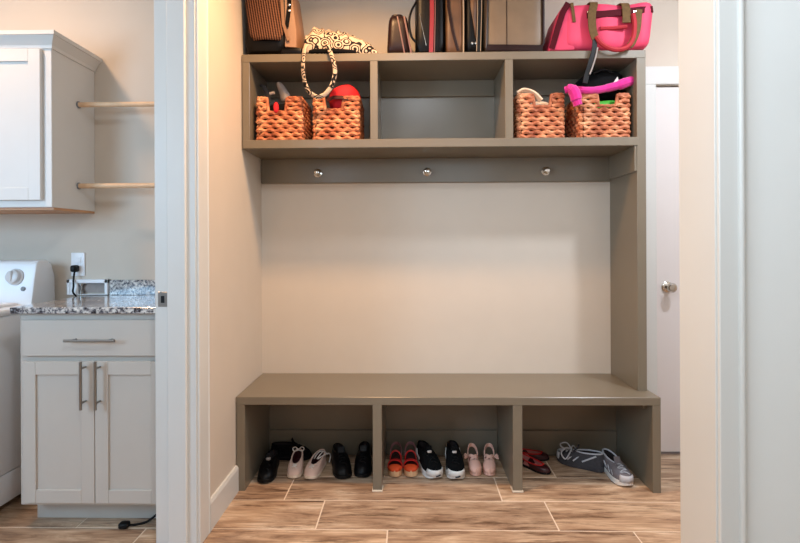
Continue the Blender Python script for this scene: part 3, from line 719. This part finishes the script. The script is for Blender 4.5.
# ------------------------------------------------------------------ shoes
TAB = [(0, 0), (.02, .40), (.06, .66), (.13, .87), (.24, .98), (.34, 1.0), (.48, .90), (.62, .77), (.76, .73), (.86, .70), (.93, .58), (.975, .36), (1, 0)]
def ow(t):
    for (a, va), (b_, vb) in zip(TAB, TAB[1:]):
        if a <= t <= b_: return va + (vb - va) * (t - a) / (b_ - a)
    return 0
NK = 20
def outline(L, W, sc=1.0, bend=0.0):
    """closed loop, toe first; local toe at -Y"""
    out = []
    for k in range(2 * NK):
        kk = k if k <= NK else 2 * NK - k
        t_ = (1 - math.cos(PI * kk / NK)) / 2; s_ = 1 if k <= NK else -1
        x = s_ * ow(t_) * W / 2 * sc + bend * W * (4 * t_ * (1 - t_) - .5) * .2
        y = -L / 2 + L * (.5 + (t_ - .5) * (1 - (1 - sc) * .6))
        out.append((x, y, t_))
    return out
def sole(root, L, W, h, mat, spring=.006, name='sole', heel=0):
    m = MB(); o = outline(L, W); i = outline(L, W, .93)
    zf = lambda t_: spring * max(0, 1 - t_ / .2) ** 2
    hf = lambda t_: h + heel * max(0, min(1, (t_ - .35) / .4))
    m.loops([[(x, y, zf(t_)) for x, y, t_ in i], [(x, y, zf(t_) + .004) for x, y, t_ in o], [(x, y, zf(t_) * .6 + hf(t_) - .003) for x, y, t_ in o], [(x, y, zf(t_) * .5 + hf(t_)) for x, y, t_ in i]], True, True, True)
    return m.build(name, mat, root, local=True)
def upper(root, L, W, H, sh, toe, mat, lining, c0=.42, c1=.95, cw=.56, heel_h=None, rim=.004, rimmat=None, dip=.0):
    heel_h = heel_h or H
    o = outline(L, W, .965); col = []
    for k in range(2 * NK):
        kk = k if k <= NK else 2 * NK - k; s_ = 1 if k <= NK else -1
        a = PI * kk / NK; tc = c0 + (c1 - c0) * (1 - math.cos(a)) / 2
        x = s_ * math.sin(a) ** .85 * W / 2 * cw
        z = H + (heel_h - H) * (1 - math.cos(a)) / 2 - dip * math.sin(a)
        col.append(Vector((x, -L / 2 + L * tc, z)))
    loops = []; NS = 9
    for q in range(NS + 1):
        u = q / NS; lp_ = []
        for (x, y, t_), c in zip(o, col):
            p0 = Vector((x, y, sh - .004)); hh = toe + (c.z - sh) * .55 * min(1, t_ / .6)
            p1 = Vector((x * 1.04, y, sh + hh * (1 if t_ < .5 else .8)))
            p2 = Vector((c.x + (x - c.x) * .30, c.y + (y - c.y) * .42, c.z - (c.z - sh) * (.16 if t_ < .5 else .1)))
            lp_.append(p0 * (1 - u) ** 3 + 3 * p1 * u * (1 - u) ** 2 + 3 * p2 * u * u * (1 - u) + c * u ** 3)
        loops.append(lp_)
    up = MB().loops(loops).build('upper', mat, root, local=True, angle=70)
    ins = []
    for s_, zz in ((.97, None), (.98, .5), (1.0, 0)):
        lp_ = []
        cc = Vector((0, -L / 2 + L * (c0 + c1) / 2, 0))
        for c in col:
            p = cc + (Vector((c.x, c.y, 0)) - cc) * s_
            p.z = c.z if zz is None else (sh + .004 + (c.z - sh - .004) * zz)
            lp_.append(p)
        ins.append(lp_)
    MB().loops(ins, True, False, True).build('lining', lining, up, local=True)
    if rim: MB().tube(col, rim, 6, closed=True).build('collar', rimmat or mat, root, local=True)
    vamp = lambda u: (loops[int(u * NS)][0].lerp(loops[min(NS, int(u * NS) + 1)][0], u * NS - int(u * NS)))
    return up, vamp
def laces(root, vamp, W, us, mat, wid=.36, r=.0028, bow=0, side=1):
    m = MB()
    for i, u in enumerate(us):
        c = vamp(u); w_ = W * wid / 2
        dy = .006 * (1 if i % 2 else -1)
        m.tube([(-w_, c.y - dy, c.z - .006), (-w_ * .5, c.y - dy * .5, c.z + .002), (0, c.y, c.z + .004), (w_ * .5, c.y + dy * .5, c.z + .002), (w_, c.y + dy, c.z - .006)], r, 6)
    o = m.build('laces', mat, root, local=True)
    if bow:
        c = vamp(us[-1]) + Vector((0, 0, .005)); b = MB()
        for s_ in (-1, 1):
            b.tube(catmull([c, c + Vector((s_ * .018, -.008, .010)), c + Vector((s_ * .034 * bow, -.012, .006)), c + Vector((s_ * .030 * bow, .006, .003)), c + Vector((s_ * .010, .002, .002))]), r, 6)
            b.tube(catmull([c, c + Vector((s_ * .012, -.014, .001)), c + Vector((s_ * .024, -.034, -.010))]), r, 6)
        b.build('lace_bow', mat, o, local=True)
    return o
def place(toe, rz, L, z=0):
    """root location so that the toe tip sits at (x, y)"""
    d_ = Vector((math.sin(rz), -math.cos(rz), 0)); return Vector((toe[0], toe[1], z)) - d_ * L / 2
R_ = math.radians
FZ = .0003
def sneaker(name, label, group, toe, rzd, L, W, H, sh, th, mats, c0=.44, bow=0, us=(.55, .66, .77, .88), tongue=True, lw=.36, lacemat=None, heel_h=None, spring=.006, rimmat=None, cw=.56):
    rz = R_(rzd); root = thing(name, label, 'shoe', place(toe, rz, L, FZ), rz, group)
    sole(root, L, W, sh, mats[1], spring)
    up, vamp = upper(root, L, W, H, sh, th, mats[0], mats[2], c0=c0, heel_h=heel_h, rimmat=rimmat, cw=cw)
    if lacemat: laces(root, vamp, W, us, lacemat, lw, bow=bow)
    if tongue:
        a = vamp(.86); b_ = vamp(1.0)
        MB().ribbon(catmull([a + Vector((0, 0, .001)), b_ + Vector((0, -.002, .004)), b_ + Vector((0, .006, .020)), b_ + Vector((0, .010, .030))], 4), W * .36, .005, (1, 0, 0)).build('tongue', mats[0], root, local=True)
    return root, vamp
G1 = 'shoes in the bench cubbies'
# black pair, left cubby
s1, v1 = sneaker('black_shoe', 'black shoe pointing outward, nearest the left wall in the bench', G1, (.118, -.382), 3, .26, .092, .075, .022, .03, ('blackleather', 'black', 'lining'), lacemat='black')
MB().blob(-.012, .012, -.035, -.015, .078, .092, 3, 4).build('tag', 'greycloth', s1, local=True)
s2, v2 = sneaker('black_shoe', 'black shoe lying sideways at the back of the left bench cubby', G1, (.300, -.072), 90, .235, .080, .080, .022, .03, ('blackmesh', 'black', 'lining'), lacemat='black')
# blush canvas pair
s3, v3 = sneaker('canvas_shoe', 'blush canvas shoe with bow laces, left of its pair', G1, (.253, -.330), 4, .215, .080, .054, .020, .026, ('canvas', 'canvassole', 'maroon'), lacemat='lace', bow=0, heel_h=.074, us=(.70, .80, .92), cw=.66, c0=.29, tongue=False)
m = MB(); hc = Vector((0, .075, .078))
for s_ in (-1, 1): m.tube(catmull([hc, hc + Vector((s_ * .016, .004, .014)), hc + Vector((s_ * .030, .002, .008)), hc + Vector((s_ * .022, -.004, -.004)), hc]), .003, 6)
m.build('lace_bow', 'lace', s3, local=True)
s4, v4 = sneaker('canvas_shoe', 'blush canvas shoe with loose laces, right of its pair', G1, (.331, -.337), -11, .215, .082, .054, .020, .026, ('canvas', 'canvassole', 'maroon'), lacemat='lace', bow=0, heel_h=.076, us=(.70, .80, .92), cw=.66, c0=.29, tongue=False)
m = MB()
m.tube(catmull([(.01, .00, .066), (.03, .03, .074), (.044, .07, .070), (.046, .095, .045), (.042, .085, .015)]), .003, 6)
m.tube(catmull([(-.01, .00, .066), (-.004, .03, .080), (.004, .06, .082), (.012, .085, .070)]), .003, 6)
m.tube(catmull([(.006, .00, .066), (.016, .03, .082), (.022, .06, .082), (.030, .085, .060)]), .003, 6)
m.build('loose_laces', 'lace', s4, local=True)
# black pair, left cubby right side
s5, v5 = sneaker('black_dress_shoe', 'black leather shoe angled outward beside the blush canvas pair', G1, (.518, -.332), 18, .26, .098, .092, .022, .03, ('blackleather', 'black', 'lining'), lacemat='black')
s6, v6 = sneaker('black_dress_shoe', 'black leather shoe against the left bench divider', G1, (.603, -.318), 2, .26, .094, .092, .022, .03, ('blackleather', 'black', 'lining'), lacemat='black')

# sandals
def arch(root, name, L, W, t_, h, wid, mat, sh, th=.005, n=13, lean=0.0, sp=1.0):
    m = MB(); w_ = ow(t_) * W / 2 * sp; y = -L / 2 + L * t_
    pts = [(-w_ * math.cos(PI * k / (n - 1)), y + lean * math.sin(PI * k / (n - 1)), sh - .006 + (h + .006) * math.sin(PI * k / (n - 1)) ** .7) for k in range(n)]
    m.ribbon(pts, wid, th, (0, 1, -.25)); return m.build(name, mat, root, local=True)
def heel_loop(root, L, W, sh, hh, t0, mat, wid=.012, out=1.0):
    m = MB(); w_ = ow(t0) * W / 2; y0 = -L / 2 + L * t0; y1_ = L / 2 - .006
    pts = catmull([(-w_, y0, sh - .002), (-w_ * out, y0 + (y1_ - y0) * .45, sh + hh * .7), (-w_ * .6, y1_ - .01, sh + hh), (0, y1_, sh + hh * 1.05), (w_ * .6, y1_ - .01, sh + hh), (w_ * out, y0 + (y1_ - y0) * .45, sh + hh * .7), (w_, y0, sh - .002)], 4)
    m.ribbon(pts, wid, .004, (0, -.2, 1)); return m.build('heel_strap', mat, root, local=True)
def toe_cover(root, L, W, sh, t1, h, mat, name='toe_strap'):
    m = MB(); N_ = 8; n = 13; LL = []
    for i_ in range(N_ + 1):
        t_ = .012 + (t1 - .012) * i_ / N_; w_ = ow(t_) * W / 2; y = -L / 2 + L * t_; hh = h * (.45 + .55 * (i_ / N_) ** .7)
        LL.append([(-w_ * math.cos(PI * k / (n - 1)), y, sh - .006 + (hh + .006) * math.sin(PI * k / (n - 1)) ** .55) for k in range(n)])
    m.loops(LL, closed=False); m.bm.faces.new([m.bm.verts.new(p) for p in LL[0]])
    return m.build(name, mat, root, local=True, solid=.003)
def red_sandal(label, toe, rzd):
    L, W, sh = .215, .074, .038; rz = R_(rzd)
    root = thing('red_sandal', label, 'sandal', place(toe, rz, L, FZ), rz, G1)
    sole(root, L, W, sh, 'sandalsole', .004, heel=.008)
    i = outline(L, W, .90); MB().loops([[(x, y, sh - .002) for x, y, t_ in i], [(x, y, sh + .003 + .008 * max(0, min(1, (t_ - .35) / .4))) for x, y, t_ in i]], True, False, True).build('footbed', 'maroon', root, local=True)
    a = toe_cover(root, L, W, sh, .17, .018, 'orange'); a['label'] = 'orange strap'
    a = arch(root, 'instep_strap', L, W, .30, .030, .044, 'redstrap', sh); a['label'] = 'red strap'
    arch(root, 'ankle_strap', L, W, .58, .052, .026, 'redstrap', sh)
    heel_loop(root, L, W, sh, .056, .62, 'greystrap', .016)
    return root
red_sandal('red strappy sandal with beige sole, beside the left bench divider', (.768, -.305), -1)
red_sandal('red strappy sandal with beige sole, beside the black trainers', (.852, -.304), 1)
# black trainers with white soles
def trainer(label, toe, rzd):
    L, W, sh = .272, .100, .034
    root, vamp = sneaker('black_trainer', label, G1, toe, rzd, L, W, .095, sh, .030, ('blackmesh', 'whitesole', 'lining'), lacemat='black', heel_h=.105, spring=.014, c0=.46)
    o_ = outline(L, W, 1.015); m = MB()
    idx = [k for k in range(2 * NK) if o_[k][2] < .16]; idx = [k for k in idx if k > NK] + [k for k in idx if k <= NK]
    m.loops([[(o_[k][0], o_[k][1], .020 + zz) for k in idx] for zz in (0, .022)] + [[(o_[k][0] * .9, o_[k][1] * .985, .052) for k in idx]], closed=False)
    m.build('toe_cap', 'whitesole', root, local=True, solid=.002)
    mk = MB(); c = Vector((0.004, -L / 2 - .004, .026)); mk.ribbon([c + Vector((-.012, 0.002, -.002)), c, c + Vector((.013, .002, .004))], .007, .003, (0, 0, 1)); mk.build('side_mark', 'charcoal', root, local=True)
    c = vamp(.93); MB().blob(c.x - .012, c.x + .012, c.y - .004, c.y + .010, c.z + .004, c.z + .015, 4, 4).build('tongue_tab', 'lace', root, local=True)
    for s_ in (-1, 1): MB().ribbon([(s_ * .040, .030, .050), (s_ * .041, .060, .060), (s_ * .035, .085, .080)], .014, .004, (0, 0, 1)).build('side_stripe', 'whitesole', root, local=True)
    return root
trainer('black trainer with white sole, beside the red sandals', (.985, -.332), 18)
trainer('black trainer with white sole, beside the pink sandals', (1.082, -.342), 1)
# pink sandals
def pink_sandal(label, toe, rzd, side):
    L, W, sh = .190, .064, .022; rz = R_(rzd)
    root = thing('pink_sandal', label, 'sandal', place(toe, rz, L, FZ), rz, G1)
    sole(root, L, W, sh, 'pinkstrap', .004, heel=.006)
    i = outline(L, W, .90); MB().loops([[(x, y, sh - .002) for x, y, t_ in i], [(x, y, sh + .003 + .006 * max(0, min(1, (t_ - .35) / .4))) for x, y, t_ in i]], True, False, True).build('footbed', 'pinklining', root, local=True)
    toe_cover(root, L, W, sh, .36, .040, 'pinkstrap')
    m = MB()
    for s_ in (-1, 1):
        m.ribbon(catmull([(s_ * .026, -L / 2 + L * .30, sh), (s_ * .018, -L / 2 + L * .40, sh + .030), (0, -L / 2 + L * .48, sh + .044), (-s_ * .020, -L / 2 + L * .60, sh + .040), (-s_ * .026, -L / 2 + L * .72, sh + .008)]), .016, .004, (0, 1, .4))
    m.build('cross_strap', 'pinkstrap', root, local=True)
    heel_loop(root, L, W, sh, .066, .62, 'pinkstrap', .022)
    c = Vector((side * .030, .018, sh + .036)); m = MB()
    for s_ in (-1, 1): m.tube(catmull([c, c + Vector((side * .010, s_ * .012, .008)), c + Vector((side * .016, s_ * .016, -.002)), c]), .004, 6)
    m.build('bow', 'pinkstrap', root, local=True)
    return root
pink_sandal('pale pink sandal with crossed straps, next to the black trainers', (1.187, -.288), 1, -1)
pink_sandal('pale pink sandal with crossed straps, next to the right bench divider', (1.254, -.287), -8, 1)
# maroon flats
def flat(label, toe, rzd):
    L, W, sh = .190, .070, .012; rz = R_(rzd)
    root = thing('maroon_flat', label, 'shoe', place(toe, rz, L, FZ), rz, G1)
    sole(root, L, W, sh, 'black', .003, heel=.006)
    upper(root, L, W, .040, sh, .022, 'maroon', 'pinklining', c0=.22, c1=.97, cw=.80, heel_h=.056, rim=.0035, rimmat='redstrap', dip=.010)
    return root
flat('maroon flat shoe with pink lining at the back of the right bench cubby', (1.618, -.072), 86)
flat('maroon flat shoe with pink lining, in front of the other maroon flat', (1.572, -.258), 44)
# grey running shoes
def runner(label, toe, rzd, bow, um, sm, loops_):
    L, W, sh = .255, .094, .030
    root, vamp = sneaker('grey_running_shoe', label, G1, toe, rzd, L, W, .078, sh, .026, (um, sm, 'lining'), lacemat='greylace', heel_h=.094, spring=.012, us=(.5, .6, .7, .8, .9), lw=.44, rimmat='greylace', c0=.42)
    for s_ in (-1, 1):
        for f in (0, .03):
            MB().ribbon(catmull([(s_ * .044, -.055 + f, .036), (s_ * .041, -.035 + f, .056), (s_ * .028, -.015 + f * .9, .074)]), .007, .003, (0, 1, .3)).build('side_stripe', 'greylace', root, local=True)
        MB().ribbon(catmull([(s_ * .036, .020, .040), (s_ * .036, .055, .062), (s_ * .028, .090, .082)]), .008, .004, (0, .4, 1)).build('heel_stripe', 'greylace', root, local=True)
    o_ = outline(L, W, 1.0); mm = MB()
    idx = [k for k in range(2 * NK) if o_[k][2] < .13]; idx = [k for k in idx if k > NK] + [k for k in idx if k <= NK]
    mm.loops([[(o_[k][0], o_[k][1] - .001, .026) for k in idx], [(o_[k][0] * .98, o_[k][1] + .001, .046) for k in idx], [(o_[k][0] * .86, o_[k][1] * .97, .058) for k in idx]], closed=False)
    mm.build('toe_cap', 'greylace', root, local=True, solid=.003)
    if loops_:
        c = vamp(.80) + Vector((0, 0, .006)); b = MB()
        b.tube(catmull([c, c + Vector((.030, -.02, .012)), c + Vector((.058, -.035, -.010)), c + Vector((.064, -.012, -.035)), c + Vector((.040, .002, -.012)), c]), .0035, 6)
        b.tube(catmull([c, c + Vector((-.016, -.03, .022)), c + Vector((.004, -.058, .016)), c + Vector((.022, -.040, .006)), c]), .0035, 6)
        b.tube(catmull([c, c + Vector((-.022, .00, .012)), c + Vector((-.050, .006, -.010)), c + Vector((-.058, .01, -.045))]), .0035, 6)
        b.build('lace_bow', 'greylace', root, local=True)
    return root
runner('dark grey running shoe with loose looped laces, toe towards the back', (1.658, -.078), -126, 0, 'charcoal', 'charcoal', True)
runner('grey running shoe with white toe, nearest the right bench end panel', (1.912, -.402), 6, 0, 'greymesh', 'whitesole', False)

# ------------------------------------------------------------------ lights
def area(name, loc, target, size, power, color, size_y=None, shape=None, spread=None):
    L = bpy.data.lights.new(name, 'AREA'); L.energy = power; L.color = color; L.size = size
    if size_y: L.shape = 'RECTANGLE'; L.size_y = size_y
    if shape: L.shape = shape
    if spread: L.spread = R_(spread)
    o = bpy.data.objects.new(name, L); COL.objects.link(o); o.location = loc
    d_ = Vector(target) - Vector(loc); o.rotation_euler = d_.to_track_quat('-Z', 'Y').to_euler(); return o
WARM = (1.0, .57, .26); COOL = (.70, .86, 1.0)
area('hall_downlight', (.60, -.90, CEIL - .01), (.60, -.90, 0), .16, 29, WARM, shape='DISK', spread=158)
area('door_light', (2.42, -1.12, CEIL - .01), (2.42, -1.12, 0), .16, 33, (.82, .89, 1.0), shape='DISK')
area('room_fill', (.95, -2.45, CEIL - .01), (.95, -2.45, 0), .30, 22, (.82, .91, 1.0), shape='DISK')  # added overhead fill for the near jamb and partition, no known lamp
area('hall_window', (-.05, (WF0 + WF1) / 2, (WZ0 + WZ1) / 2), (2, (WF0 + WF1) / 2, (WZ0 + WZ1) / 2), WF1 - WF0 - .14, 27, COOL, size_y=WZ1 - WZ0 - .14)
area('front_fill', ((FX0 + FX1) / 2, YF - .02, (WZ0 + WZ1) / 2), ((FX0 + FX1) / 2, 0, (WZ0 + WZ1) / 2), FX1 - FX0 - .14, 16, COOL, size_y=WZ1 - WZ0 - .14)  # added cool fill to brighten the front faces, set in the made-up opening
area('laundry_downlight', (-1.15, -1.05, CEIL - .01), (-1.15, -1.05, 0), .16, 15, (1.0, .62, .36), shape='DISK')
area('laundry_window', (-1.85, -3.05, 1.6), (-1.3, 0, 1.3), 1.2, 72, (.40, .69, 1.0), size_y=1.2)
wd = bpy.data.worlds.new('world'); SC.world = wd; wd.use_nodes = True
wd.node_tree.nodes['Background'].inputs['Color'].default_value = (.75, .85, 1, 1); wd.node_tree.nodes['Background'].inputs['Strength'].default_value = 0.6

# ------------------------------------------------------------------ camera
cam = bpy.data.cameras.new('camera'); co = bpy.data.objects.new('camera', cam); COL.objects.link(co)
cam.sensor_width = 36; cam.lens = 22.5; cam.shift_y = -(271.5 - 243.15) / 800; cam.clip_start = .02
yaw, roll = .0191, -.0043
co.matrix_world = Matrix.Translation((.8491, -2.8553, 1.2)) @ Matrix.Rotation(yaw, 4, 'Z') @ Matrix.Rotation(PI / 2, 4, 'X') @ Matrix.Rotation(roll, 4, 'Z')
SC.camera = co
vs = SC.view_settings
vs.view_transform = 'Standard'; vs.look = 'None'; vs.exposure = 0.0; vs.gamma = 1.0; vs.use_curve_mapping = False
